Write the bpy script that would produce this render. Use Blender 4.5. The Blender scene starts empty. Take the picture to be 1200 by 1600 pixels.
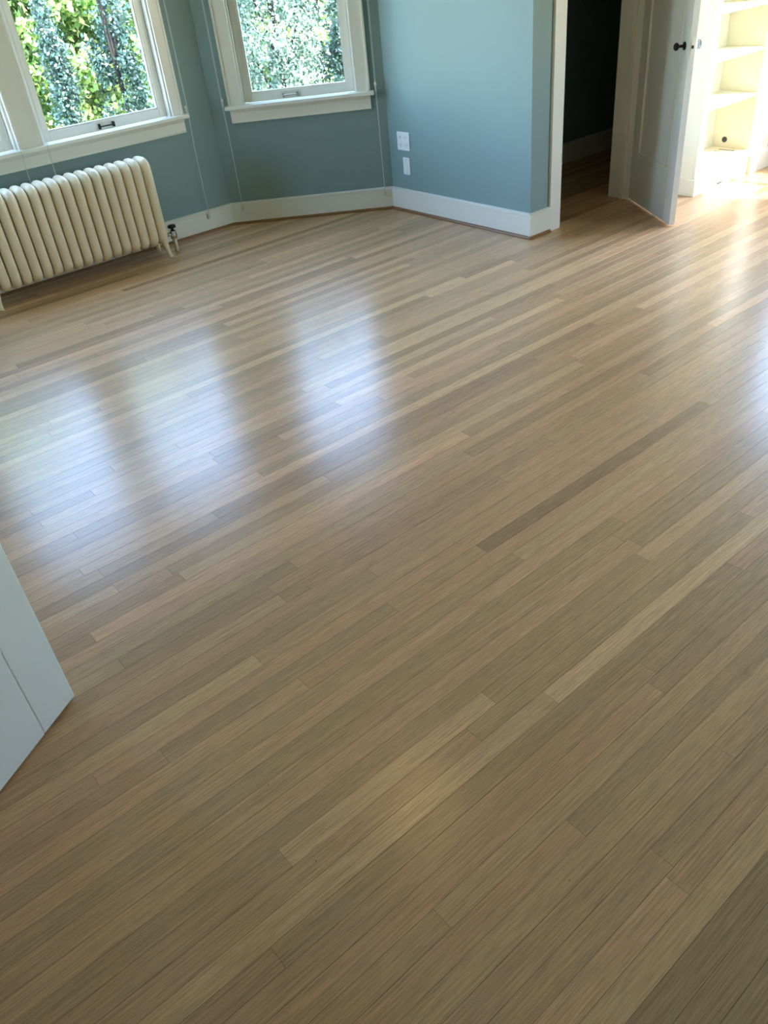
import bpy, bmesh, math, random
import numpy as np
from mathutils import Vector, Matrix

random.seed(7)
rng = np.random.default_rng(7)
S = bpy.context.scene
C = S.collection
PI = math.pi

# ------------------------------------------------------------------ camera, sky, sun, exposure
CAM_H = 1.65
FPX = 1224.24
AX = ((0.76316, 0.43672, -0.47629), (-0.63919, 0.40189, -0.65568), (-0.09493, 0.80483, 0.58586))
cd = bpy.data.cameras.new('camera')
cd.sensor_fit = 'HORIZONTAL'
cd.sensor_width = 36.0
cd.lens = 36.0 * FPX / 1200.0
cd.clip_end = 200
cam = bpy.data.objects.new('camera', cd)
C.objects.link(cam)
m = Matrix(AX).to_4x4()
m.translation = (0, 0, CAM_H)
cam.matrix_world = m
S.camera = cam

def project(x, y, z=0.0):
    q = (x, y, z - CAM_H)
    c = [sum(AX[i][j] * q[i] for i in range(3)) for j in range(3)]
    if c[2] > -0.05:
        return None
    return 600 + FPX * c[0] / -c[2], 800 - FPX * c[1] / -c[2]

SUN_AZ = (-0.60, 0.80)          # the way the sun's light travels
SUN_EL = math.radians(46)
w = bpy.data.worlds.new('sky'); S.world = w; w.use_nodes = True
nt = w.node_tree; nt.nodes.clear()
out = nt.nodes.new('ShaderNodeOutputWorld'); bg = nt.nodes.new('ShaderNodeBackground')
sky = nt.nodes.new('ShaderNodeTexSky'); sky.sky_type = 'NISHITA'; sky.sun_disc = False
sky.sun_elevation = SUN_EL
sky.sun_rotation = math.atan2(-SUN_AZ[0], -SUN_AZ[1])
sky.air_density = 1.0; sky.dust_density = 0.7; sky.ozone_density = 1.0
bg.inputs['Strength'].default_value = 2.2
nt.links.new(sky.outputs[0], bg.inputs[0]); nt.links.new(bg.outputs[0], out.inputs[0])

ld = bpy.data.lights.new('sun', 'SUN'); ld.energy = 7.0; ld.angle = math.radians(0.55)
ld.color = (1.0, 0.93, 0.83)
sun = bpy.data.objects.new('sun', ld); C.objects.link(sun)
d = Vector((SUN_AZ[0] * math.cos(SUN_EL), SUN_AZ[1] * math.cos(SUN_EL), -math.sin(SUN_EL)))
sun.rotation_euler = d.to_track_quat('-Z', 'Y').to_euler()
sun.location = (9, -6, 8)

S.view_settings.view_transform = 'Standard'
S.view_settings.look = 'None'
S.view_settings.gamma = 1.0
S.view_settings.use_curve_mapping = False
S.view_settings.exposure = 1.30
S.cycles.use_denoising = True
S.cycles.max_bounces = 10
S.cycles.diffuse_bounces = 6
S.cycles.glossy_bounces = 4
S.cycles.transparent_max_bounces = 12
S.cycles.sample_clamp_indirect = 6.0
S.cycles.caustics_reflective = False
S.cycles.caustics_refractive = False

# ------------------------------------------------------------------ materials
def lin(c):
    return tuple((v / 12.92 if v <= 0.04045 else ((v + 0.055) / 1.055) ** 2.4) for v in [k / 255 for k in c]) + (1,)

def mat(name, rgb, rough=0.5, metal=0.0, spec=0.5, noise=0.0, nscale=8.0, bump=0.0, bscale=60.0):
    M = bpy.data.materials.new(name); M.use_nodes = True
    n = M.node_tree; b = n.nodes['Principled BSDF']
    b.inputs['Base Color'].default_value = lin(rgb)
    b.inputs['Roughness'].default_value = rough
    b.inputs['Metallic'].default_value = metal
    b.inputs['Specular IOR Level'].default_value = spec
    tc = n.nodes.new('ShaderNodeTexCoord')
    if noise:
        t = n.nodes.new('ShaderNodeTexNoise'); t.inputs['Scale'].default_value = nscale; t.inputs['Detail'].default_value = 4
        n.links.new(tc.outputs['Object'], t.inputs['Vector'])
        mx = n.nodes.new('ShaderNodeMix'); mx.data_type = 'RGBA'
        a = lin(rgb)
        mx.inputs['A'].default_value = tuple(v * (1 - noise) for v in a[:3]) + (1,)
        mx.inputs['B'].default_value = tuple(min(1, v * (1 + noise)) for v in a[:3]) + (1,)
        n.links.new(t.outputs['Fac'], mx.inputs['Factor']); n.links.new(mx.outputs['Result'], b.inputs['Base Color'])
    if bump:
        t2 = n.nodes.new('ShaderNodeTexNoise'); t2.inputs['Scale'].default_value = bscale; t2.inputs['Detail'].default_value = 5
        n.links.new(tc.outputs['Object'], t2.inputs['Vector'])
        bp = n.nodes.new('ShaderNodeBump'); bp.inputs['Strength'].default_value = bump; bp.inputs['Distance'].default_value = 0.002
        n.links.new(t2.outputs['Fac'], bp.inputs['Height']); n.links.new(bp.outputs['Normal'], b.inputs['Normal'])
    return M

M_WALL = mat('blue_green_wall_paint', (128, 152, 152), 0.55, noise=0.03, nscale=3, bump=0.12, bscale=180)
M_TRIM = mat('ivory_trim_paint', (230, 228, 218), 0.32, noise=0.02, nscale=6)
M_DOOR = mat('white_door_paint', (226, 226, 220), 0.35, noise=0.02, nscale=5)
M_CEIL = mat('warm_white_ceiling_paint', (238, 230, 214), 0.8, bump=0.1)
M_CASE = mat('cream_bookcase_paint', (236, 231, 210), 0.4, noise=0.02)
M_RAD = mat('cream_radiator_enamel', (232, 216, 184), 0.38, noise=0.04, nscale=25, bump=0.15, bscale=90)
M_PLATE = mat('white_plastic', (232, 236, 238), 0.3)
M_SLOT = mat('dark_slot', (40, 40, 42), 0.6)
M_IRON = mat('dark_bronze_metal', (38, 34, 30), 0.35, metal=0.6)
M_CHROME = mat('polished_nickel', (205, 200, 190), 0.12, metal=1.0)
M_CORD = mat('pale_cord', (196, 204, 200), 0.5)
M_CLIP = mat('translucent_clip', (210, 206, 190), 0.25)
M_SUB = mat('dark_subfloor', (60, 44, 30), 0.9)
M_SHOE = mat('stained_oak_shoe_moulding', (128, 88, 46), 0.4, noise=0.2, nscale=14)
M_NAIL = mat('dark_nail_hole_filler', (38, 28, 20), 0.7)
M_VENT = mat('grey_vent_opening', (72, 70, 64), 0.6)
M_EXT = mat('exterior_siding_paint', (190, 186, 176), 0.8, noise=0.05)
M_BARK = mat('tree_bark', (56, 48, 40), 0.9, noise=0.3, nscale=10, bump=0.6, bscale=30)
M_GRASS = mat('garden_lawn', (72, 96, 48), 0.95, noise=0.35, nscale=3, bump=0.6, bscale=40)
M_HALL = mat('hall_wall_paint', (200, 196, 184), 0.7)

def glass_mat():
    M = bpy.data.materials.new('window_glass'); M.use_nodes = True
    n = M.node_tree; n.nodes.clear()
    o = n.nodes.new('ShaderNodeOutputMaterial'); mx = n.nodes.new('ShaderNodeMixShader')
    t = n.nodes.new('ShaderNodeBsdfTransparent'); g = n.nodes.new('ShaderNodeBsdfGlossy')
    f = n.nodes.new('ShaderNodeFresnel'); f.inputs['IOR'].default_value = 1.45
    t.inputs['Color'].default_value = (0.975, 0.985, 0.985, 1); g.inputs['Roughness'].default_value = 0.0
    ge = n.nodes.new('ShaderNodeNewGeometry'); om = n.nodes.new('ShaderNodeMath'); om.operation = 'SUBTRACT'; om.inputs[0].default_value = 1.0
    n.links.new(ge.outputs['Backfacing'], om.inputs[1])      # only the outer face of each pane side reflects
    ml = n.nodes.new('ShaderNodeMath'); ml.operation = 'MULTIPLY'
    n.links.new(f.outputs[0], ml.inputs[0]); n.links.new(om.outputs[0], ml.inputs[1]); n.links.new(ml.outputs[0], mx.inputs[0]); n.links.new(t.outputs[0], mx.inputs[1]); n.links.new(g.outputs[0], mx.inputs[2])
    n.links.new(mx.outputs[0], o.inputs[0])
    return M
M_GLASS = glass_mat()

def crystal_mat():
    M = bpy.data.materials.new('cut_crystal'); M.use_nodes = True
    b = M.node_tree.nodes['Principled BSDF']
    b.inputs['Base Color'].default_value = (0.95, 0.97, 1, 1); b.inputs['Roughness'].default_value = 0.05
    b.inputs['Transmission Weight'].default_value = 0.9; b.inputs['IOR'].default_value = 1.5
    return M
M_CRYSTAL = crystal_mat()

def leaf_mat(name, c1, c2, trans):
    M = bpy.data.materials.new(name); M.use_nodes = True
    n = M.node_tree; n.nodes.clear()
    o = n.nodes.new('ShaderNodeOutputMaterial')
    a = n.nodes.new('ShaderNodeAttribute'); a.attribute_name = 'tone'
    mx = n.nodes.new('ShaderNodeMix'); mx.data_type = 'RGBA'
    mx.inputs['A'].default_value = lin(c1); mx.inputs['B'].default_value = lin(c2)
    n.links.new(a.outputs['Fac'], mx.inputs['Factor'])
    b = n.nodes.new('ShaderNodeBsdfPrincipled'); b.inputs['Roughness'].default_value = 0.30; b.inputs['Specular IOR Level'].default_value = 0.8
    n.links.new(mx.outputs['Result'], b.inputs['Base Color'])
    t = n.nodes.new('ShaderNodeBsdfTranslucent'); n.links.new(mx.outputs['Result'], t.inputs['Color'])
    s = n.nodes.new('ShaderNodeMixShader'); s.inputs[0].default_value = trans
    n.links.new(b.outputs[0], s.inputs[1]); n.links.new(t.outputs[0], s.inputs[2]); n.links.new(s.outputs[0], o.inputs[0])
    return M
M_LEAF_Y = leaf_mat('yellow_green_leaves', (84, 128, 44), (232, 238, 160), 0.35)
M_LEAF_D = leaf_mat('blue_green_needles', (26, 50, 42), (122, 152, 134), 0.15)
M_LEAF_G = leaf_mat('grey_green_cedar_sprays', (40, 72, 50), (214, 232, 210), 0.22)

M_LEAF_H = leaf_mat('dark_hedge_leaves', (24, 46, 26), (120, 150, 84), 0.2)

def oak_mat():
    """Pale oak strip: per-board tone and offset attributes, long fine grain and satin finish."""
    M = bpy.data.materials.new('pale_oak_strip'); M.use_nodes = True
    n = M.node_tree; L = n.links; b = n.nodes['Principled BSDF']
    geo = n.nodes.new('ShaderNodeNewGeometry')
    tone = n.nodes.new('ShaderNodeAttribute'); tone.attribute_name = 'tone'
    hue = n.nodes.new('ShaderNodeAttribute'); hue.attribute_name = 'hue'
    off = n.nodes.new('ShaderNodeAttribute'); off.attribute_name = 'offset'
    comb = n.nodes.new('ShaderNodeCombineXYZ')
    L.new(off.outputs['Fac'], comb.inputs[0]); L.new(off.outputs['Fac'], comb.inputs[2])
    add = n.nodes.new('ShaderNodeVectorMath'); add.operation = 'ADD'
    L.new(geo.outputs['Position'], add.inputs[0]); L.new(comb.outputs[0], add.inputs[1])
    def stretched(sx, sy, detail, rough, dist=0.0):
        mp = n.nodes.new('ShaderNodeMapping'); mp.inputs['Scale'].default_value = (sx, sy, 1)
        L.new(add.outputs[0], mp.inputs['Vector'])
        t = n.nodes.new('ShaderNodeTexNoise'); t.inputs['Scale'].default_value = 1.0
        t.inputs['Detail'].default_value = detail; t.inputs['Roughness'].default_value = rough
        t.inputs['Distortion'].default_value = dist
        L.new(mp.outputs[0], t.inputs['Vector'])
        return t
    pores = stretched(13, 430, 4, 0.62)
    flecks = stretched(8, 210, 5, 0.7, 0.4)
    patch = stretched(1.3, 14, 2, 0.5)
    band = stretched(1.6, 60, 4, 0.6, 0.6)
    # cathedral figure: a wave pushed about by noise along the board
    mp = n.nodes.new('ShaderNodeMapping'); mp.inputs['Scale'].default_value = (0.9, 16, 1)
    L.new(add.outputs[0], mp.inputs['Vector'])
    wv = n.nodes.new('ShaderNodeTexWave'); wv.wave_type = 'BANDS'; wv.bands_direction = 'Y'
    wv.inputs['Scale'].default_value = 2.2; wv.inputs['Distortion'].default_value = 9.0
    wv.inputs['Detail'].default_value = 3; wv.inputs['Detail Scale'].default_value = 0.7
    L.new(mp.outputs[0], wv.inputs['Vector'])
    def ramp(src, p0, c0, p1, c1):
        r = n.nodes.new('ShaderNodeMapRange')
        r.inputs['From Min'].default_value = p0; r.inputs['From Max'].default_value = p1
        r.inputs['To Min'].default_value = c0; r.inputs['To Max'].default_value = c1
        L.new(src, r.inputs['Value']); return r.outputs[0]
    v1 = ramp(pores.outputs['Fac'], 0.34, 0.76, 0.56, 1.05)
    v4 = ramp(flecks.outputs['Fac'], 0.36, 0.84, 0.60, 1.06)
    pk = ramp(patch.outputs['Fac'], 0.38, 0.15, 0.62, 1.0)
    def soften(a, fac):
        k = n.nodes.new('ShaderNodeMix'); k.data_type = 'FLOAT'; k.inputs['A'].default_value = 1.0
        L.new(fac, k.inputs['Factor']); L.new(a, k.inputs['B']); return k.outputs['Result']
    v4 = soften(v4, pk)
    v2 = ramp(band.outputs['Fac'], 0.3, 0.90, 0.7, 1.08)
    v3 = ramp(wv.outputs['Fac'], 0.0, 0.95, 1.0, 1.05)
    def mul(a, c):
        k = n.nodes.new('ShaderNodeMath'); k.operation = 'MULTIPLY'; L.new(a, k.inputs[0]); L.new(c, k.inputs[1]); return k.outputs[0]
    val = mul(mul(mul(mul(v1, v4), v2), v3), tone.outputs['Fac'])
    mx = n.nodes.new('ShaderNodeMix'); mx.data_type = 'RGBA'
    mx.inputs['A'].default_value = lin((189, 155, 114)); mx.inputs['B'].default_value = lin((199, 156, 117))
    L.new(hue.outputs['Fac'], mx.inputs['Factor'])
    sc = n.nodes.new('ShaderNodeVectorMath'); sc.operation = 'SCALE'
    L.new(mx.outputs['Result'], sc.inputs[0]); L.new(val, sc.inputs['Scale'])
    L.new(sc.outputs[0], b.inputs['Base Color'])
    rr = ramp(pores.outputs['Fac'], 0.3, 0.27, 0.7, 0.21)
    L.new(rr, b.inputs['Roughness'])
    b.inputs['Specular IOR Level'].default_value = 0.43
    bp = n.nodes.new('ShaderNodeBump'); bp.inputs['Strength'].default_value = 0.10; bp.inputs['Distance'].default_value = 0.001
    L.new(pores.outputs['Fac'], bp.inputs['Height']); L.new(bp.outputs['Normal'], b.inputs['Normal'])
    return M
M_OAK = oak_mat()

# ------------------------------------------------------------------ mesh helpers
def obj(name, bm, material, parent=None, smooth=False, bevel=0.0, segs=2):
    me = bpy.data.meshes.new(name); bm.normal_update(); bm.to_mesh(me); bm.free()
    if material: me.materials.append(material)
    if smooth:
        for p in me.polygons: p.use_smooth = True
    o = bpy.data.objects.new(name, me); C.objects.link(o)
    if parent: o.parent = parent
    if bevel:
        b = o.modifiers.new('bevel', 'BEVEL'); b.width = bevel; b.segments = segs; b.limit_method = 'ANGLE'
    return o

def empty(name, loc=(0, 0, 0), parent=None):
    o = bpy.data.objects.new(name, None); o.empty_display_size = 0.1
    o.location = loc; C.objects.link(o)
    if parent: o.parent = parent
    return o

def tag(o, label=None, cat=None, group=None, kind=None):
    if label: o['label'] = label
    if cat: o['category'] = cat
    if group: o['group'] = group
    if kind: o['kind'] = kind
    return o

def B(): return bmesh.new()

def bx(bm, x0, x1, y0, y1, z0, z1):
    v = [bm.verts.new(p) for p in ((x0,y0,z0),(x1,y0,z0),(x1,y1,z0),(x0,y1,z0),(x0,y0,z1),(x1,y0,z1),(x1,y1,z1),(x0,y1,z1))]
    for f in ((3,2,1,0),(4,5,6,7),(0,1,5,4),(1,2,6,5),(2,3,7,6),(3,0,4,7)): bm.faces.new([v[i] for i in f])
    return bm

def prism_x(bm, prof, x0, x1):
    """extrude a (y,z) outline along x"""
    a = [bm.verts.new((x0, y, z)) for y, z in prof]; c = [bm.verts.new((x1, y, z)) for y, z in prof]
    n = len(prof)
    bm.faces.new(a); bm.faces.new(c[::-1])
    for i in range(n): bm.faces.new([a[i], c[i], c[(i+1)%n], a[(i+1)%n]])
    bmesh.ops.recalc_face_normals(bm, faces=bm.faces[:])
    return bm

def tube(bm, pts, r, n=8, closed=False, ry=None, cap=True):
    pts = [Vector(p) for p in pts]; N = len(pts); rings = []
    up0 = None
    for i, p in enumerate(pts):
        a = pts[(i-1) % N] if (closed or i > 0) else p
        b = pts[(i+1) % N] if (closed or i < N-1) else p
        t = (b - a).normalized()
        if up0 is None:
            up0 = Vector((1,0,0)) if abs(t.x) < 0.9 else Vector((0,0,1))
        s = (up0 - t * up0.dot(t)).normalized(); up0 = s
        q = t.cross(s)
        ri = r[i] if isinstance(r, (list, tuple)) else r
        rj = ri if ry is None else (ry[i] if isinstance(ry, (list, tuple)) else ry)
        rings.append([bm.verts.new(p + s * ri * math.cos(2*PI*k/n) + q * rj * math.sin(2*PI*k/n)) for k in range(n)])
    M_ = N if closed else N-1
    for i in range(M_):
        A_, B_ = rings[i], rings[(i+1) % N]
        for k in range(n): bm.faces.new([A_[k], A_[(k+1)%n], B_[(k+1)%n], B_[k]])
    if cap and not closed:
        bm.faces.new(rings[0][::-1]); bm.faces.new(rings[-1])
    return bm

def lathe(bm, prof, c, axis=(0,0,1), n=16):
    """prof: (radius, distance along axis)"""
    ax = Vector(axis).normalized(); s = ax.orthogonal().normalized(); q = ax.cross(s); c = Vector(c)
    rings = [[bm.verts.new(c + ax*h + (s*math.cos(2*PI*k/n) + q*math.sin(2*PI*k/n))*max(r, 1e-4)) for k in range(n)] for r, h in prof]
    for i in range(len(prof)-1):
        for k in range(n): bm.faces.new([rings[i][k], rings[i][(k+1)%n], rings[i+1][(k+1)%n], rings[i+1][k]])
    bm.faces.new(rings[0][::-1]); bm.faces.new(rings[-1])
    bmesh.ops.recalc_face_normals(bm, faces=bm.faces[:])
    return bm

def place(o, P, Q):
    """local x runs P->Q, local y to the left of it (out of the room), z up"""
    dx, dy = Q[0]-P[0], Q[1]-P[1]; l = math.hypot(dx, dy)
    o.location = (P[0], P[1], 0); o.rotation_euler = (0, 0, math.atan2(dy, dx))
    return l

# ------------------------------------------------------------------ the room's plan
XL, XR = -0.617, 6.55           # west and east walls
YS, YM = -0.62, 3.468           # south wall, wall with the closet door
XB = 3.950                      # side wall of the bay
YB, YC = 4.831, 5.617           # bay corners
XC0, XC1 = 0.355, 2.979
H = 2.60
T = 0.16
EXT = 0.12

def wall(name, P, Q, holes=(), t=T, e0=0.0, e1=0.0, material=None):
    bm = B(); l = math.hypot(Q[0]-P[0], Q[1]-P[1])
    u = -e0
    for (a, b, z0, z1) in sorted(holes):
        bx(bm, u, a, 0, t, 0, H)
        if z0 > 0: bx(bm, a, b, 0, t, 0, z0)
        bx(bm, a, b, 0, t, z1, H)
        u = b
    bx(bm, u, l + e1, 0, t, 0, H)
    o = obj(name, bm, material or M_WALL); place(o, P, Q); tag(o, kind='structure'); return o

WZ0, WZ1 = 0.80, 2.32
W1 = [(0.305, 1.235), (1.392, 2.322)]        # openings in the bay's front wall
W2 = [(0.225, 1.052)]
W2M = [(1.25-1.052, 1.25-0.225)]
WE = [(0.42, 2.50)]
P_NW, Q_NW = (XL, YB), (XC0, YC)
P_N, Q_N = (XC0, YC), (XC1, YC)
P_NE, Q_NE = (XC1, YC), (XB, YB)
hol = lambda L: [(a, b, WZ0, WZ1) for a, b in L]
wall('wall_north', P_N, Q_N, hol(W1), e0=0.05, e1=0.05)
wall('wall_northeast', P_NE, Q_NE, hol(W2), e0=0.05, e1=0.1)
wall('wall_northwest', P_NW, Q_NW, hol(W2M), e0=0.1, e1=0.05)
wall('wall_bay_side', (XB, YB), (XB, YM), e0=0.1, t=0.182)
wall('wall_closet_front', (XB, YM), (XR, YM), [(0.268, 1.040, 0, 2.05)], e0=-0.182)
wall('wall_east', (XR, 4.75), (XR, YS), [(4.75-YM+a, 4.75-YM+b, 0.82, 2.36) for a, b in WE], e0=0.0, e1=T)
WS = [(0.2, 1.05)]  # opening for the added south window
wall('wall_south', (XR, YS), (XL, YS), [(a, b, 0.95, 2.3) for a, b in WS], e1=T)
FD0, FD1 = 0.395, 1.325                     # french door opening in the west wall (y)
wall('wall_west', (XL, YS), (XL, YB), [(FD0-YS, FD1-YS, 0, 2.06)], e1=0.1)
wall('wall_closet_back', (XB+0.182, 4.55), (XR+T, 4.55), t=0.12)
bm = B(); bx(bm, XL-1.6, XR+0.3, YS-0.3, YC+0.3, H, H+0.12)
tag(obj('ceiling', bm, M_CEIL), kind='structure')
# hall beyond the french door
bm = B(); bx(bm, XL-T-1.1, XL-T-1.0, YS-0.1, 3.0, 0, H); bx(bm, XL-T-1.0, XL-T, YS-0.1, YS, 0, H); bx(bm, XL-T-1.0, XL-T, 2.9, 3.0, 0, H)
tag(obj('wall_hall', bm, M_HALL), kind='structure')

# ------------------------------------------------------------------ the floor: subfloor and oak strips
bm = B(); bx(bm, XL-1.4, XR+T, YS-T, YC+T, -0.16, -0.018)
floor = tag(obj('floor', bm, M_SUB), kind='structure')
PITCH = 0.05665; ROW0 = 0.8505

def row_spans(y0, y1):
    yc = (y0 + y1) / 2
    x0, x1 = XL-0.02, XR+0.02
    if yc > YM + 0.1:
        x1 = XB + 0.02
    if yc > YB:
        k = (yc + 0.03 - YB) / (YC - YB)
        x0 = XL + k*(XC0-XL) - 0.03; x1 = XB - k*(XB-XC1) + 0.03
    sp = [(x0, x1)]
    if YM + 0.1 < yc < 4.56:
        sp = [(x0, XR+0.02)]
    return sp

special = {   # row: list of (x0, x1, tone, hue) as seen in the photograph
    0: [(-0.62, 1.108, 1.16, .25), (1.108, 3.35, 1.34, .2)],
    -1: [(0.2, 1.9, 0.90, .3)],
    10: [(1.43, 2.735, 0.72, .5), (1.04, 1.43, 0.98, .5)],
    12: [(-0.62, 0.62, 1.15, .2), (0.62, 2.5, 1.0, .6)],
    13: [(-0.62, 1.1, 0.92, .3)],
    15: [(0.82, 2.1, 0.88, .75)],
    16: [(-0.62, 0.815, 0.84, .5)],
    24: [(2.62, 3.40, 0.94, .4), (3.40, 4.7, 1.28, .7)],
    26: [(1.95, 2.62, 1.26, .5), (0.4, 1.95, 1.22, .7)],
    25: [(0.9, 3.1, 0.78, .8)],
    35: [(1.7, 3.9, 1.24, .2)],
    36: [(2.1, 4.1, 1.18, .2)],
    34: [(1.8, 3.4, 0.80, .3)],
    37: [(2.2, 4.6, 0.82, .2)],
    43: [(-0.2, 2.4, 1.2, .4)], 44: [(0.4, 2.9, 0.84, .4)],
    54: [(0.6, 3.2, 0.80, .5)], 55: [(0.2, 2.7, 1.18, .5)],
    57: [(1.2, 3.6, 0.82, .6)], 59: [(0.8, 3.0, 1.18, .6)], 60: [(1.5, 3.8, 0.84, .5)],
    -10: [(0.5, 2.4, 1.16, .3)], -11: [(0.4, 2.4, 0.82, .3)], -12: [(0.4, 2.2, 0.84, .3)],
    -6: [(0.3, 2.4, 1.1, .3)], -4: [(0.5, 1.9, 1.06, .4)],
}
boards = []
r = -38
while ROW0 + r*PITCH < YC:
    y0 = ROW0 + r*PITCH; y1 = y0 + PITCH
    for (sx0, sx1) in row_spans(y0, y1):
        sp = sorted(special.get(r, []))
        cuts = []
        yrow = y0
        x = sx0
        def fill(a, b):
            x = a
            while x < b - 0.01:
                ln = random.choice((0.7, 1.0, 1.4, 1.8, 2.3, 2.8)) * random.uniform(0.85, 1.15)
                e = x + ln
                if b - e < 0.35: e = b
                t = random.gauss(1.0, 0.075 if yrow < 1.6 else 0.115)
                if random.random() < 0.12: t += random.choice((-0.13, 0.14))
                cuts.append((x, e, max(0.72, min(1.27, t)), random.random())); x = e
        for (a, b, t, h) in sp:
            a = max(a, sx0)
            if a > x + 0.05: fill(x, a)
            cuts.append((a, b, t, h)); x = b
        fill(x, sx1)
        for (a, b, t, h) in cuts: boards.append((a, b, y0, y1, t, h))
    r += 1

def seen_area(bd):
    a, b, y0, y1 = bd[:4]; yc = (y0+y1)/2; s = 0.0; n = 10
    for k in range(n):
        xx = a + (b-a)*(k+.5)/n; p = project(xx, yc)
        if p and 0 < p[0] < 1200 and 0 < p[1] < 1600:
            p2 = project(xx+.02, yc); p3 = project(xx, yc+.02)
            s += abs((p2[0]-p[0])*(p3[1]-p[1]) - (p2[1]-p[1])*(p3[0]-p[0])) / .0004 * (b-a)/n*(y1-y0)
    return s
boards.sort(key=seen_area, reverse=True)
GAP = 0.00035

def board_geo(bd):
    a, b, y0, y1 = bd[:4]; a += 0.0002; b -= 0.0002; y0 += GAP*0.8; y1 -= GAP*0.8; e = 0.0003; z = -0.018
    top = [(a+e, y0+e, 0), (b-e, y0+e, 0), (b-e, y1-e, 0), (a+e, y1-e, 0)]
    mid = [(a, y0, -e), (b, y0, -e), (b, y1, -e), (a, y1, -e)]
    bot = [(a, y0, z), (b, y0, z), (b, y1, z), (a, y1, z)]
    V = top + mid + bot
    F = [(0,1,2,3)]
    for i in range(4):
        j = (i+1) % 4
        F.append((i, 4+i, 4+j, j)); F.append((4+i, 8+i, 8+j, 4+j))
    return V, F

def board_mesh(name, bds):
    V, F, tn, hu, of = [], [], [], [], []
    for bd in bds:
        v, f = board_geo(bd); k = len(V); V += v; F += [tuple(i+k for i in q) for q in f]
        o_ = random.uniform(0, 40)
        tn += [bd[4]]*len(f); hu += [bd[5]]*len(f); of += [o_]*len(f)
    me = bpy.data.meshes.new(name); me.from_pydata(V, [], F)
    for nm, arr in (('tone', tn), ('hue', hu), ('offset', of)):
        at = me.attributes.new(nm, 'FLOAT', 'FACE'); at.data.foreach_set('value', arr)
    me.materials.append(M_OAK); me.update()
    o = bpy.data.objects.new(name, me); C.objects.link(o); o.parent = floor
    return o
for bd in boards[:300]:
    board_mesh('floor_board', [bd])
tag(board_mesh('floor_boards', boards[300:]), kind='stuff')

bm = B()
for _ in range(46):
    x = random.uniform(0.0, 1.9); y = random.uniform(0.25, 2.3); rr = random.uniform(0.0007, 0.0017)
    lathe(bm, [(rr, 0), (rr*.7, 0.00025)], (x, y, 0.0), n=6)
tag(obj('nail_holes', bm, M_NAIL, floor), kind='stuff')

# ------------------------------------------------------------------ baseboards (with oak shoe)
def baseboard(name, P, Q, e0=0.0, e1=0.0, hgt=0.157, t=0.019, shoe=True, s1=0.0):
    l = math.hypot(Q[0]-P[0], Q[1]-P[1])
    bm = B()
    prism_x(bm, [(0, 0), (-t, 0), (-t, hgt-0.02), (-t-0.004, hgt-0.016), (-t-0.004, hgt-0.007), (-t*0.5, hgt), (0, hgt)], -e0, l+e1)
    o = obj(name, bm, M_TRIM); place(o, P, Q); tag(o, kind='structure')
    if shoe:
        bm = B(); prism_x(bm, [(-t, 0), (-t-0.015, 0), (-t-0.014, 0.006), (-t-0.009, 0.013), (-t, 0.017)], -e0-(0.014 if e0 else 0), l+e1+s1)
        obj('shoe_moulding', bm, M_SHOE, o)
    return o
baseboard('baseboard_north', P_N, Q_N)
baseboard('baseboard_northeast', P_NE, Q_NE)
baseboard('baseboard_northwest', P_NW, Q_NW)
baseboard('baseboard_bay_side', (XB, YB), (XB, YM), s1=0.0195)
baseboard('baseboard_closet_front', (XB, YM), (4.12, YM), e0=0.021)
baseboard('baseboard_west', (XL, 1.43), (XL, YB))
baseboard('baseboard_east', (XR, YM), (XR, YS))
baseboard('baseboard_closet_back', (XB+0.182, 4.55), (XR, 4.55), shoe=False)
baseboard('baseboard_bookcase_side', (6.225, YM), (XR, YM))

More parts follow.
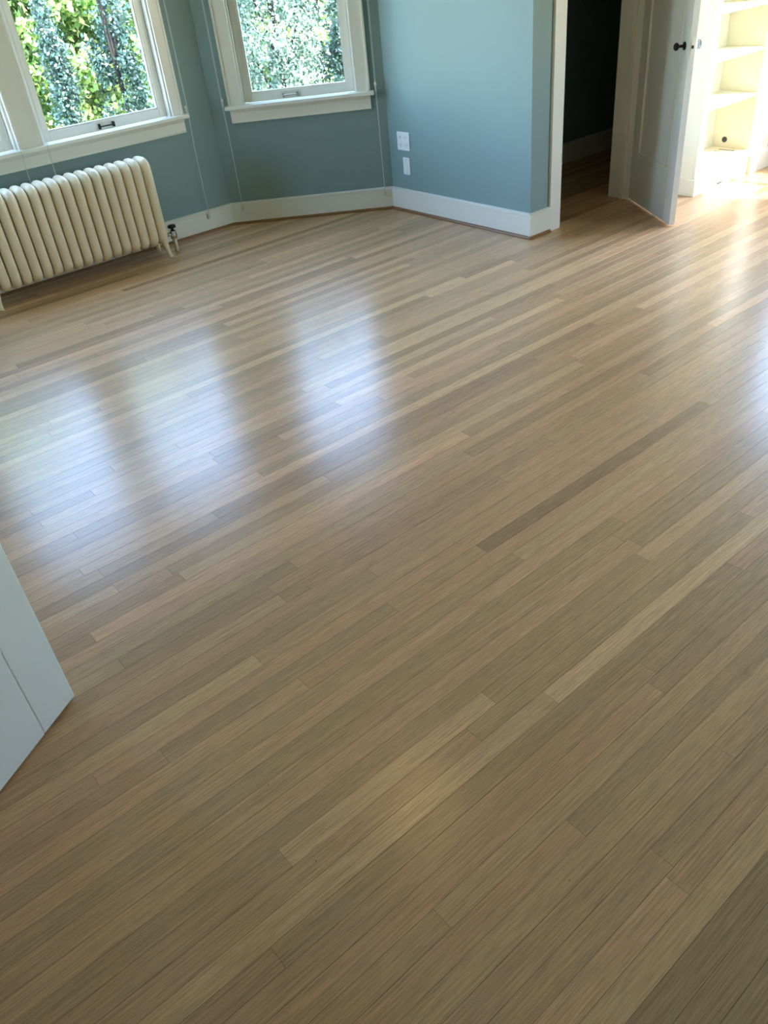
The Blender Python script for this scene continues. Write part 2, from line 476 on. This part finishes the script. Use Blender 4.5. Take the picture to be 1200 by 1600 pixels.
# ------------------------------------------------------------------ windows
def window(name, P, Q, ops, z0, z1, mull=True, rail=None, casing=0.066):
    root = empty(name); l = place(root, P, Q); tag(root, kind='structure')
    a0, b1 = ops[0][0], ops[-1][1]
    def cas(u0, u1, side):
        bm = B(); bx(bm, u0, u1, -0.018, 0, z0, z1 + casing)
        obj('casing', bm, M_TRIM, root, bevel=0.002)
        bm = B()
        if side in ('l', 'm'): bx(bm, u0 - (0.012 if side == 'l' else 0), u0 + 0.004 if side == 'l' else u0+0.012, -0.027, 0 if side == 'l' else -0.018, z0, z1 + casing)
        if side in ('r', 'm'): bx(bm, u1 - (0.004 if side == 'r' else 0.012), u1 + (0.012 if side == 'r' else 0), -0.027, 0 if side == 'r' else -0.018, z0, z1 + casing)
        obj('back_band', bm, M_TRIM, root, bevel=0.003)
    cas(a0 - casing + 0.006, a0 + 0.006, 'l'); cas(b1 - 0.006, b1 + casing - 0.006, 'r')
    for i in range(len(ops)-1): cas(ops[i][1] - 0.004, ops[i+1][0] + 0.004, 'm')
    bm = B(); bx(bm, a0 - casing, b1 + casing, -0.022, 0, z1 - 0.004, z1 + 0.09)
    obj('head_casing', bm, M_TRIM, root, bevel=0.003)
    bm = B(); bx(bm, a0 - casing - 0.030, b1 + casing + 0.030, -0.062, 0.03, z0 - 0.012, z0 + 0.014)
    obj('window_stool', bm, M_TRIM, root, bevel=0.006, segs=3)
    bm = B(); prism_x(bm, [(0, z0-0.012), (-0.030, z0-0.012), (-0.022, z0-0.030), (-0.018, z0-0.034), (-0.018, z0-0.090), (-0.024, z0-0.100), (0, z0-0.104)], a0 - casing - 0.002, b1 + casing + 0.002)
    obj('apron', bm, M_TRIM, root)
    for (a, b) in ops:
        bm = B()
        bx(bm, a, a+0.018, 0, T, z0, z1); bx(bm, b-0.018, b, 0, T, z0, z1)
        bx(bm, a+0.018, b-0.018, 0, T, z1-0.018, z1); bx(bm, a+0.018, b-0.018, 0.03, T+0.03, z0-0.01, z0+0.006)
        obj('window_jamb', bm, M_TRIM, root)
        A, Bn = a+0.020, b-0.020; Z0, Z1 = z0+0.012, z1-0.020
        s, y0, y1 = 0.050, 0.048, 0.086
        zb = Z0 + 0.056
        bm = B(); bx(bm, A, A+s, y0, y1, Z0, Z1); bx(bm, Bn-s, Bn, y0, y1, Z0, Z1)
        bx(bm, A+s, Bn-s, y0, y1, Z0, zb); bx(bm, A+s, Bn-s, y0, y1, Z1-s, Z1)
        if rail: bx(bm, A+s, Bn-s, y0, y1, rail-0.022, rail+0.022)
        sash = obj('sash', bm, M_TRIM, root, bevel=0.0025)
        bm = B()
        g = 0.010
        bx(bm, A+s, A+s+g, y0+0.008, y1-0.006, zb, Z1-s); bx(bm, Bn-s-g, Bn-s, y0+0.008, y1-0.006, zb, Z1-s)
        bx(bm, A+s+g, Bn-s-g, y0+0.008, y1-0.006, zb, zb+g); bx(bm, A+s+g, Bn-s-g, y0+0.008, y1-0.006, Z1-s-g, Z1-s)
        obj('glazing_bead', bm, M_TRIM, sash)
        bm = B(); bx(bm, A+s+0.003, Bn-s-0.003, 0.066, 0.070, zb+0.003, Z1-s-0.003)
        obj('pane', bm, M_GLASS, sash)
    return root

def sash_pull(root, u, z, material, label):
    bm = B()
    for k in (-1, 1):
        bx(bm, u+k*0.050-0.006, u+k*0.050+0.006, 0.028, 0.049, z-0.015, z+0.017)
    tube(bm, [(u-0.052, 0.030, z), (u+0.052, 0.030, z)], 0.0045, 8)
    o = obj('sash_handle', bm, material, root, bevel=0.001); o['label'] = label

win1 = window('window_1', P_N, Q_N, W1, WZ0, WZ1)
sash_pull(win1, 2.208-XC0, 0.838, M_IRON, 'dark metal bar handle')
win2 = window('window_2', P_NE, Q_NE, W2, WZ0, WZ1, casing=0.088)
sash_pull(win2, 0.575, 0.838, M_CHROME, 'polished metal bar handle')
win3 = window('window_3', P_NW, Q_NW, W2M, WZ0, WZ1, casing=0.088)
win4 = window('window_4', (XR, YM), (XR, YS), WE, 0.82, 2.36, rail=1.50)

added_win = window('added_south_window', (XR, YS), (XL, YS), WS, 0.95, 2.3, rail=1.6)  # unseen window, added to brighten the bay walls and radiator
# ------------------------------------------------------------------ closet door frame and leaf
fr = empty('trim_1'); place(fr, (XB, YM), (XR, YM)); tag(fr, kind='structure')
bm = B(); bx(bm, 0.170, 0.262, -0.020, 0, 0, 2.13); obj('casing', bm, M_TRIM, fr, bevel=0.003)
bm = B(); bx(bm, 1.046, 1.138, -0.020, 0, 0, 2.13); obj('casing', bm, M_TRIM, fr, bevel=0.003)
bm = B(); bx(bm, 0.150, 1.158, -0.024, 0, 2.13, 2.22); obj('head_casing', bm, M_TRIM, fr, bevel=0.003)
bm = B(); bx(bm, 0.262, 0.280, -0.012, T+0.002, 0, 2.05); obj('door_jamb', bm, M_TRIM, fr)
bm = B(); bx(bm, 1.028, 1.046, -0.012, T+0.002, 0, 2.05); obj('door_jamb', bm, M_TRIM, fr)
bm = B(); bx(bm, 0.280, 1.028, -0.012, T+0.002, 2.03, 2.05); obj('head_jamb', bm, M_TRIM, fr)
bm = B(); bx(bm, 1.017, 1.028, 0.030, 0.062, 0, 2.03); obj('door_stop', bm, M_TRIM, fr, bevel=0.002)
bm = B(); bx(bm, 0.280, 0.291, 0.030, 0.062, 0, 2.03); obj('door_stop', bm, M_TRIM, fr, bevel=0.002)

def rail_frame(bm, l, st, zb, zt, z0, z1, y0, y1):
    bx(bm, 0, st, y0, y1, z0, z1); bx(bm, l-st, l, y0, y1, z0, z1)
    bx(bm, st, l-st, y0, y1, z0, zb); bx(bm, st, l-st, y0, y1, zt, z1)

d1 = empty('door_1'); L1 = place(d1, (4.972, 3.452), (4.593, 2.869)); tag(d1, kind='structure')
st, zb, zt = 0.104, 0.322, 1.90
for nm, parts in (('stile', [(0, st, 0.014, 2.02)]), ('stile', [(L1-st, L1, 0.014, 2.02)]), ('rail', [(st, L1-st, 0.014, zb)]), ('rail', [(st, L1-st, zt, 2.02)])):
    bm = B()
    for (a, b, c_, e_) in parts: bx(bm, a, b, 0, 0.038, c_, e_)
    obj(nm, bm, M_DOOR, d1, bevel=0.0015)
bm = B(); bx(bm, st, L1-st, 0.012, 0.026, zb, zt); obj('door_panel', bm, M_DOOR, d1)
bm = B()
q = 0.014
for (a, b, c_, e_) in ((st, st+q, zb, zt), (L1-st-q, L1-st, zb, zt), (st+q, L1-st-q, zb, zb+q), (st+q, L1-st-q, zt-q, zt)):
    bx(bm, a, b, -0.003, 0.012, c_, e_)
obj('panel_moulding', bm, M_TRIM, d1, bevel=0.004, segs=3)
uk = L1-0.062
bm = B(); lathe(bm, [(0.022, 0), (0.022, -0.003), (0.012, -0.007), (0.008, -0.010), (0.008, -0.034), (0.012, -0.036), (0.019, -0.043), (0.021, -0.051), (0.016, -0.059), (0.006, -0.062)], (uk, 0, 1.005), (0, 1, 0))
k_ = obj('door_knob', bm, M_IRON, d1, smooth=True); k_['label'] = 'dark knob and rose'
bm = B(); lathe(bm, [(0.022, 0.038), (0.022, 0.041), (0.010, 0.046), (0.008, 0.066)], (uk, 0, 1.005), (0, 1, 0))
k2 = obj('knob_stem', bm, M_CHROME, d1, smooth=True)
bm = B(); lathe(bm, [(0.010, 0.062), (0.020, 0.068), (0.026, 0.078), (0.024, 0.090), (0.012, 0.097)], (uk, 0, 1.005), (0, 1, 0), n=10)
k3 = obj('glass_knob', bm, M_CRYSTAL, d1); k3['label'] = 'clear faceted glass knob'
bm = B(); bx(bm, L1, L1+0.002, 0.010, 0.028, 0.955, 1.055); obj('latch_plate', bm, M_CASE, d1)
bm = B(); bx(bm, L1+0.002, L1+0.006, 0.014, 0.024, 0.995, 1.010); obj('latch_bolt', bm, M_IRON, d1)
for z in (0.25, 1.05, 1.80):
    bm = B(); tube(bm, [(-0.004, -0.004, z-0.045), (-0.004, -0.004, z+0.045)], 0.006, 8); obj('hinge', bm, M_TRIM, d1)

# ------------------------------------------------------------------ open french door, left foreground
d2 = empty('door_2'); L2 = place(d2, (0.1635, 1.812), (-0.596, 1.3235)); tag(d2, kind='structure')
st, zb, zt, z0, z1 = 0.137, 0.318, 1.90, 0.009, 2.03
def rounded(bm, corners=()): return bm
bm = B(); bx(bm, 0, st, -0.036, 0, z0, z1); obj('stile', bm, M_DOOR, d2, bevel=0.004, segs=3)
bm = B(); bx(bm, L2-st, L2, -0.036, 0, z0, z1); obj('stile', bm, M_DOOR, d2, bevel=0.004, segs=3)
bm = B(); bx(bm, st+0.0006, L2-st-0.0006, -0.036, -0.0004, z0, zb); obj('rail', bm, M_DOOR, d2, bevel=0.0012)
bm = B(); bx(bm, st+0.0006, L2-st-0.0006, -0.036, -0.0004, zt, z1); obj('rail', bm, M_DOOR, d2, bevel=0.0012)
bm = B(); bx(bm, st, L2-st, -0.021, -0.017, zb, zt); obj('pane', bm, M_GLASS, d2)
bm = B(); g = 0.010
for (a, b, c_, e_) in ((st, st+g, zb, zt), (L2-st-g, L2-st, zb, zt), (st+g, L2-st-g, zb, zb+g), (st+g, L2-st-g, zt-g, zt)):
    bx(bm, a, b, -0.017, 0.001, c_, e_)
obj('glazing_bead', bm, M_TRIM, d2, bevel=0.002)
for k in range(1, 5):
    z = zb + (zt-zb)*k/5
    bm = B(); bx(bm, st+g, L2-st-g, -0.030, -0.004, z-0.010, z+0.010); obj('muntin', bm, M_DOOR, d2, bevel=0.002)
bm = B(); bx(bm, L2/2-0.010, L2/2+0.010, -0.0305, -0.0035, zb+g, zt-g); obj('muntin', bm, M_DOOR, d2, bevel=0.002)
bm = B(); lathe(bm, [(0.024, 0), (0.024, 0.004), (0.009, 0.010), (0.009, 0.034), (0.024, 0.044), (0.027, 0.056), (0.010, 0.068)], (0.062, 0, 0.98), (0, 1, 0))
obj('door_knob', bm, M_IRON, d2, smooth=True)
fr2 = empty('trim_2'); place(fr2, (XL, YS), (XL, YB)); tag(fr2, kind='structure')
a, b = FD0-YS, FD1-YS
for (u0, u1) in ((a-0.085, a+0.005), (b-0.005, b+0.085)):
    bm = B(); bx(bm, u0, u1, -0.018, 0, 0, 2.06); obj('casing', bm, M_TRIM, fr2, bevel=0.003)
bm = B(); bx(bm, a-0.1, b+0.1, -0.022, 0, 2.06, 2.16); obj('head_casing', bm, M_TRIM, fr2, bevel=0.003)
for (u0, u1) in ((a, a+0.018), (b-0.018, b)):
    bm = B(); bx(bm, u0, u1, 0, T, 0, 2.06); obj('door_jamb', bm, M_TRIM, fr2)

# ------------------------------------------------------------------ built-in bookcase
bc = empty('bookcase', (5.25, 3.12, 0))
tag(bc, 'cream painted built-in bookcase with open sunlit shelves beyond the closet door', 'bookcase')
BX0, BX1, BY0, BY1 = 5.25, 6.06, 3.12, 3.452
def bpart(name, x0, x1, y0, y1, z0, z1, material=M_CASE, bevel=0.0015, parent=None):
    bm = B(); bx(bm, x0-5.25, x1-5.25, y0-3.12, y1-3.12, z0, z1)
    return obj(name, bm, material, parent or bc, bevel=bevel)
bpart('side_panel', 5.25, 5.285, 3.14, BY1, 0, 2.05)
bpart('side_panel', 5.935, 5.96, 3.14, BY1, 0, 2.05)
bpart('face_stile', 5.25, 5.315, 3.12, 3.14, 0, 2.05)
bpart('face_stile', 5.93, 6.20, 3.12, 3.14, 0, 2.05)
bpart('back_panel', 5.285, 5.935, 3.415, 3.43, 0, 2.05)
bpart('top_panel', 5.22, 6.22, 3.09, BY1, 2.05, 2.10)
for z in (0.545, 0.830, 1.100, 1.40, 1.70):
    bpart('shelf', 5.285, 5.935, 3.135, 3.415, z-0.022, z)
plat = bpart('base_platform', 5.285, 5.935, 3.135, 3.415, 0.0, 0.168)
bpart('face_rail', 5.315, 5.93, 3.121, 3.139, 0.0, 0.172)
bpart('plinth_block', 5.238, 5.47, 3.108, 3.47-0.02, 0, 0.100, bevel=0.003)
bpart('plinth_cap', 5.240, 5.465, 3.111, 3.445, 0.100, 0.110, bevel=0.003)
bm = B(); prism_x(bm, [(-0.022, 0), (-0.022, 0.118), (-0.012, 0.138), (0, 0.142), (0, 0)], 0.70, 0.975); obj('plinth_block', bm, M_CASE, bc)
for k in range(7):
    x = 5.500 + k*0.062
    bm = B(); bx(bm, x-0.011-5.25, x+0.011-5.25, 0.085, 0.200, 0.168, 0.1695); o = obj('vent_slot', bm, M_VENT, bc)
    bm = B(); bx(bm, x-0.004-5.25, x+0.004-5.25, 0.090, 0.195, 0.1695, 0.1705); obj('vent_louvre', bm, M_CASE, o)
bm = B(); lathe(bm, [(0.020, 0), (0.020, -0.003), (0.014, -0.004)], (5.935-5.25, 3.325-3.12, 0.222), (1, 0, 0)); obj('cable_grommet', bm, M_VENT, bc)
bm = B(); bx(bm, 5.555-5.25, 5.615-5.25, -0.002, 0.002, 0.012, 0.024); obj('toe_slot', bm, M_VENT, bc)

# ------------------------------------------------------------------ radiator
RX0, PIT, NS = 1.053, 0.0691, 18
rad = empty('radiator', (1.67, 5.40, 0))
tag(rad, 'cream painted cast iron radiator with rounded columns under the left bay window', 'radiator')
y_f, y_b, zt, zb = 5.326, 5.474, 0.632, 0.112
def rr_path(y0, y1, z0, z1, r, n=5):
    pts = []
    for (cy, cz, a0) in ((y1-r, z1-r, 0), (y0+r, z1-r, 90), (y0+r, z0+r, 180), (y1-r, z0+r, 270)):
        for k in range(n+1):
            a = math.radians(a0 + 90*k/n); pts.append((0, cy + r*math.cos(a), cz + r*math.sin(a)))
    return pts
bm = B()
pth = [(0, y-5.40, z) for _, y, z in rr_path(y_f, y_b, zb, zt, 0.050, 5)]
# fuller at the shoulders, slimmer columns
rs = [0.0325 if 0.17 < p[2] < 0.56 else 0.0300 for p in pth]
tube(bm, pth, 0.0318, 14, closed=True, ry=0.027)
tube(bm, [(0, 0, 0.12), (0, 0, 0.63)], 0.0305, 12, ry=0.030)
for z in (0.155, 0.590):
    lathe(bm, [(0.022, -0.036), (0.022, 0.036)], (0, 0, z), (1, 0, 0), n=10)
sec = None
for k in range(NS):
    x = RX0 + PIT*(k+0.5) - 1.67
    if sec is None:
        sec = obj('section', bm, M_RAD, rad, smooth=True); o = sec
    else:
        o = sec.copy(); C.objects.link(o); o.parent = rad
    o.location = (x, 0, 0)
for k in (0, NS-1):
    x = RX0 + PIT*(k+0.5) - 1.67; sgn = 1 if k else -1
    for sy in (-1, 1):
        bm = B(); tube(bm, [(x, sy*0.070, 0.15), (x+sgn*0.004, sy*0.074, 0.09), (x+sgn*0.009, sy*0.080, 0.045), (x+sgn*0.014, sy*0.092, 0.014), (x+sgn*0.016, sy*0.096, 0.0)],
             [0.024, 0.019, 0.014, 0.015, 0.019], 10)
        obj('leg', bm, M_RAD, rad, smooth=True)
vx = RX0 + PIT*NS - 1.67
bm = B()
tube(bm, [(vx-0.02, 0, 0.125), (vx+0.052, 0, 0.125)], 0.013, 10)
lathe(bm, [(0.020, 0), (0.020, 0.018)], (vx+0.006, 0, 0.125), (1, 0, 0), n=6)
lathe(bm, [(0.022, -0.030), (0.026, -0.010), (0.022, 0.022), (0.012, 0.030)], (vx+0.075, 0, 0.122), (0, 0, 1), n=12)
valve = obj('valve', bm, M_CHROME, rad, smooth=False)
valve['label'] = 'metal valve body'
bm = B(); lathe(bm, [(0.010, 0.028), (0.010, 0.040), (0.026, 0.042), (0.030, 0.050), (0.026, 0.060), (0.010, 0.063)], (vx+0.075, 0, 0.122), (0, 0, 1), n=12)
h_ = obj('valve_handle', bm, M_IRON, valve, smooth=False); h_['label'] = 'black valve wheel'
bm = B(); tube(bm, [(vx+0.075, 0, 0.095), (vx+0.075, 0, 0.0)], 0.014, 10); obj('supply_pipe', bm, M_RAD, rad, smooth=True)

# ------------------------------------------------------------------ wall plates on the bay's side wall
pl = empty('outlet_plate', (XB, 4.668, 0.484))
tag(pl, 'white double outlet plate on the blue-green wall, the wider and upper of the two plates', 'outlet')
bm = B(); bx(bm, -0.006, 0, -0.066, 0.066, -0.061, 0.061); obj('cover', bm, M_PLATE, pl, bevel=0.002)
for sy in (-0.030, 0.030):
    for sz in (-0.026, 0.026):
        bm = B(); bx(bm, -0.009, -0.006, sy-0.017, sy+0.017, sz-0.017, sz+0.017); o = obj('receptacle', bm, M_PLATE, pl, bevel=0.001)
        bm = B()
        bx(bm, -0.0094, -0.009, sy-0.009, sy-0.0065, sz-0.004, sz+0.008); bx(bm, -0.0094, -0.009, sy+0.0065, sy+0.009, sz-0.004, sz+0.008); bx(bm, -0.0094, -0.009, sy-0.002, sy+0.002, sz-0.012, sz-0.008)
        obj('slots', bm, M_SLOT, o)
pl2 = empty('blank_plate', (XB, 4.650, 0.318))
tag(pl2, 'white blank cover plate, narrow and plain, below the double outlet plate', 'cover plate')
bm = B(); bx(bm, -0.006, 0, -0.036, 0.036, -0.059, 0.059); obj('cover', bm, M_PLATE, pl2, bevel=0.002)
bm = B(); lathe(bm, [(0.003, -0.006), (0.003, -0.0072)], (0, 0, 0.042), (1, 0, 0), n=8); obj('screw', bm, M_CHROME, pl2)
bm = B(); lathe(bm, [(0.003, -0.006), (0.003, -0.0072)], (0, 0, -0.042), (1, 0, 0), n=8); obj('screw', bm, M_CHROME, pl2)

# ------------------------------------------------------------------ shade cords with their guides and tensioners
def shade_cord(P, Q, u, label, guide=True, clip=0.118, zlow=0.13):
    o = empty('shade_cord'); place(o, P, Q); loc = o.matrix_basis @ Vector((u, 0, 0)); o.location = loc
    tag(o, label, 'cord', 'window shade cords')
    y = -0.045 if not guide else -0.040
    for k, s in enumerate((-0.003, 0.003)):
        bm = B(); tube(bm, [(s, y-0.020, 2.30), (s, y-0.020, 0.95), (s, y-0.022, 0.84), (s*0.6, y, 0.60), (s*0.4, -0.034 if clip else y, zlow)], 0.0014, 6)
        obj('strand', bm, M_CORD, o)
    bm = B(); bx(bm, -0.012, 0.012, -0.075, -0.019, 2.30, 2.34); obj('cord_bracket', bm, M_TRIM, o)
    if guide:
        bm = B(); lathe(bm, [(0.007, 0.014), (0.005, 0.020), (0.005, 0.045), (0.010, 0.052), (0.008, 0.064), (0.002, 0.068)], (0.0, -0.040, 0.80), n=10)
        obj('cord_guide', bm, M_CLIP, o, smooth=True)
    if clip:
        bm = B(); bx(bm, -0.009, 0.009, -0.038, -0.0235, clip-0.018, clip+0.014); obj('tensioner', bm, M_CLIP, o, bevel=0.002)
shade_cord(P_N, Q_N, 2.768-XC0, 'thin pale shade cord at the right end of the sill above the radiator valve')
shade_cord(P_N, Q_N, 1.580-XC0, 'thin pale shade cord over the left of the broad post between the radiator windows', guide=False)
shade_cord(P_N, Q_N, 1.750-XC0, 'thin pale shade cord at the right edge of the broad post between the radiator windows', guide=False)
shade_cord(P_NE, Q_NE, 0.098, 'thin pale shade cord at the left end of the angled window sill')
shade_cord(P_NE, Q_NE, 1.185, 'thin pale shade cord at the right end of the angled window sill, near the outlets')

# ------------------------------------------------------------------ ceiling light seen as a warm spot in the floor
cl = empty('ceiling_light', (1.66, 2.27, H))
tag(cl, 'small flush ceiling light with a warm glass bowl above the middle of the floor', 'ceiling light')
bm = B(); lathe(bm, [(0.07, 0), (0.07, -0.015), (0.05, -0.025)], (0, 0, 0), n=24); obj('canopy', bm, M_CHROME, cl, smooth=True)
ME = bpy.data.materials.new('warm_lamp_glass'); ME.use_nodes = True
b_ = ME.node_tree.nodes['Principled BSDF']; b_.inputs['Base Color'].default_value = (1, .8, .5, 1)
b_.inputs['Emission Color'].default_value = (1, 0.62, 0.25, 1); b_.inputs['Emission Strength'].default_value = 8.5
bm = B(); lathe(bm, [(0.11, -0.02), (0.13, -0.035), (0.12, -0.065), (0.08, -0.09), (0.01, -0.10)], (0, 0, 0), n=24); obj('glass_bowl', bm, ME, cl, smooth=True)

# ------------------------------------------------------------------ garden
bm = B()
bx(bm, -18, 24, -14, 30, -0.75, -0.60)
tag(obj('ground', bm, M_GRASS), kind='structure')
bm = B(); bx(bm, XL-0.15, XR+0.15, YS-0.15, 4.7, -0.62, -0.16); bx(bm, XL, XB, 4.7, YC+0.1, -0.62, -0.16)
tag(obj('trim_3', bm, M_EXT), kind='structure')

def foliage(name, pts, size, material, parent, tones, elong=1.6, up=0.3):
    n = len(pts)
    d = rng.normal(size=(n, 3)); d[:, 2] += up; d /= np.linalg.norm(d, axis=1)[:, None]
    e = rng.normal(size=(n, 3)); e -= (e*d).sum(1)[:, None]*d; e /= np.linalg.norm(e, axis=1)[:, None]
    s = size * rng.uniform(0.6, 1.4, n)[:, None]
    nn = np.cross(d, e)
    V = np.stack([pts - d*s*elong*.5, pts + e*s*.5 + nn*s*.12, pts + d*s*elong*.5, pts - e*s*.5 + nn*s*.12], 1).reshape(-1, 3)
    me = bpy.data.meshes.new(name)
    me.vertices.add(n*4); me.vertices.foreach_set('co', V.astype(np.float32).ravel())
    me.loops.add(n*4); me.loops.foreach_set('vertex_index', np.arange(n*4, dtype=np.int32))
    me.polygons.add(n); me.polygons.foreach_set('loop_start', np.arange(0, n*4, 4, dtype=np.int32))
    me.update(calc_edges=True)
    at = me.attributes.new('tone', 'FLOAT', 'FACE'); at.data.foreach_set('value', tones.astype(np.float32))
    me.materials.append(material)
    o = bpy.data.objects.new(name, me); C.objects.link(o); o.parent = parent
    o['kind'] = 'stuff'
    return o

def plant(name, loc, hgt, rad, n, size, material, label, cat, shape, group=None, clusters=60):
    root = empty(name, loc); tag(root, label, cat, group)
    bm = B(); tube(bm, [(0, 0, 0), (0.03, 0.02, hgt*.4), (0, 0.03, hgt*.85)], [0.03*rad+0.02, 0.02*rad+0.015, 0.01], 8)
    for k in range(7):
        a = random.uniform(0, 2*PI); z = hgt*random.uniform(.15, .7); r_ = rad*.7
        tube(bm, [(0.01, 0.01, z), (math.cos(a)*r_*.5, math.sin(a)*r_*.5, z+.2*hgt*.5), (math.cos(a)*r_, math.sin(a)*r_, z+.2*hgt)], [0.02, 0.014, 0.006], 6)
    obj('trunk', bm, M_BARK, root)
    # leaves gathered into sprays so that light and dark gaps show
    cz = rng.uniform(0.02, 1, clusters)
    ca = rng.uniform(0, 2*PI, clusters)
    if shape == 'column': prof = np.sqrt(np.clip(1 - (cz*0.98)**3, 0, 1))
    elif shape == 'cone': prof = (1-cz)*0.9+0.12
    else: prof = np.sqrt(np.clip(1 - (2*cz-0.9)**2*0.75, 0.05, 1))
    cr = rad * prof * np.sqrt(rng.uniform(0.35, 1, clusters))
    cc = np.stack([cr*np.cos(ca), cr*np.sin(ca), cz*hgt], 1)
    which = rng.integers(0, clusters, n)
    sp = (0.052 if 'cedar' in name else 0.055 if 'juniper' in name else min(0.10, 0.11 * (rad ** .5))) * np.array([1, 1, 1.5 if shape == 'column' else 1.0])
    pts = cc[which] + rng.normal(size=(n, 3)) * sp
    tones = np.clip(rng.normal(0.42, 0.30, n) + (rng.uniform(-.3, .3, clusters))[which], 0, 1)
    foliage('foliage', pts, size, material, root, tones)
    return root

G = -0.60
GR = 'trees and shrubs of the garden beyond the bay windows'
plant('broadleaf_tree', (4.5, 12.7, G), 5.2, 1.6, 120000, 0.055, M_LEAF_Y, 'yellow-green broadleaf tree filling the left bay window view', 'tree', 'round', GR, 520)
plant('broadleaf_shrub', (1.75, 10.3, G), 4.3, 0.8, 26000, 0.042, M_LEAF_Y, 'low yellow-green broadleaf shrub left of the dark narrow juniper', 'shrub', 'round', GR, 160)
plant('columnar_juniper', (3.21, 9.1, G), 2.1, 0.09, 7000, 0.024, M_LEAF_D, 'dark blue-green narrow juniper in the left bay window view', 'tree', 'column', GR, 60)
plant('columnar_juniper', (4.16, 9.9, G), 4.0, 0.22, 18000, 0.026, M_LEAF_D, 'dark blue-green juniper at the right of the left bay window view', 'tree', 'column', GR, 90)
plant('cedar_tree', (4.10, 8.35, G), 2.3, 0.26, 34000, 0.024, M_LEAF_G, 'grey-green feathery cedar between the two bay window views', 'tree', 'column', GR, 420)
plant('cedar_tree', (5.6, 8.7, G), 3.9, 0.48, 40000, 0.024, M_LEAF_G, 'pale grey-green cedar at the left of the angled window view', 'tree', 'column', GR, 480)
plant('cedar_tree', (6.8, 8.2, G), 3.7, 0.44, 38000, 0.024, M_LEAF_G, 'pale grey-green cedar in the middle of the angled window view', 'tree', 'column', GR, 440)
plant('cedar_tree', (8.0, 7.7, G), 3.4, 0.46, 32000, 0.024, M_LEAF_G, 'grey-green cedar at the right of the angled window view', 'tree', 'column', GR, 380)
plant('columnar_juniper', (6.9, 9.9, G), 4.4, 0.62, 28000, 0.03, M_LEAF_D, 'dark juniper behind the pale cedars of the angled window', 'tree', 'column', GR, 110)
plant('columnar_juniper', (8.9, 9.4, G), 4.0, 0.62, 22000, 0.03, M_LEAF_D, 'dark juniper at the far right behind the pale cedars', 'tree', 'column', GR, 100)
plant('broadleaf_shrub', (8.0, 12.4, G), 4.2, 0.8, 34000, 0.042, M_LEAF_Y, 'yellow-green broadleaf shrub behind the cedars', 'shrub', 'round', GR, 200)

def hedge(loc, length, hgt, n, label):
    root = empty('hedge', loc); tag(root, label, 'hedge')
    pts = np.stack([rng.uniform(-length/2, length/2, n), rng.normal(0, 0.16, n), rng.uniform(0, 1, n)**0.8*hgt], 1)
    lump = np.sin(pts[:, 0]*3.1) * 0.12 + np.sin(pts[:, 0]*7.7 + 1) * 0.07
    pts[:, 1] -= lump; pts[:, 2] += lump * pts[:, 2] / hgt
    foliage('foliage', pts, 0.065, M_LEAF_H, root, np.clip(rng.normal(0.35, 0.3, n), 0, 1))
    for k in range(int(length/1.2)):
        bm = B(); x = -length/2 + 0.6 + k*1.2
        tube(bm, [(x, 0, 0), (x+0.05, 0.03, hgt*.6), (x, 0, hgt*.9)], [0.04, 0.025, 0.01], 6); obj('stem', bm, M_BARK, root)
plant('cedar_tree', (-2.9, 7.6, G), 4.4, 0.9, 26000, 0.04, M_LEAF_G, 'broad grey-green cedar, unseen, added outside the far left bay window to dim its light', 'tree', 'column', GR, 170)  # unseen tree put here to cut the skylight on the bay side wall
hedge((4.0, 15.2, G), 19.0, 2.75, 110000, 'long dark green hedge closing the garden behind the trees')

# ------------------------------------------------------------------ light portals (sampling guides at the windows, the added south one included)
def portal(P, Q, u0, u1, z0, z1):
    l_ = bpy.data.lights.new('window_portal', 'AREA'); l_.shape = 'RECTANGLE'; l_.size = u1-u0; l_.size_y = z1-z0
    l_.cycles.is_portal = True
    o = bpy.data.objects.new('window_portal', l_); C.objects.link(o)
    dx, dy = Q[0]-P[0], Q[1]-P[1]; l = math.hypot(dx, dy); dx /= l; dy /= l
    u = (u0+u1)/2
    o.location = (P[0]+dx*u - dy*0.19, P[1]+dy*u + dx*0.19, (z0+z1)/2)
    inward = Vector((dy, -dx, 0))
    o.rotation_euler = inward.to_track_quat('-Z', 'Z').to_euler()
for a, b in W1: portal(P_N, Q_N, a, b, WZ0, WZ1)
portal(P_NE, Q_NE, *W2[0], WZ0, WZ1); portal(P_NW, Q_NW, *W2M[0], WZ0, WZ1)
for a, b in WS: portal((XR, YS), (XL, YS), a, b, 0.95, 2.3)
for a, b in WE: portal((XR, YM), (XR, YS), a, b, 0.82, 2.36)
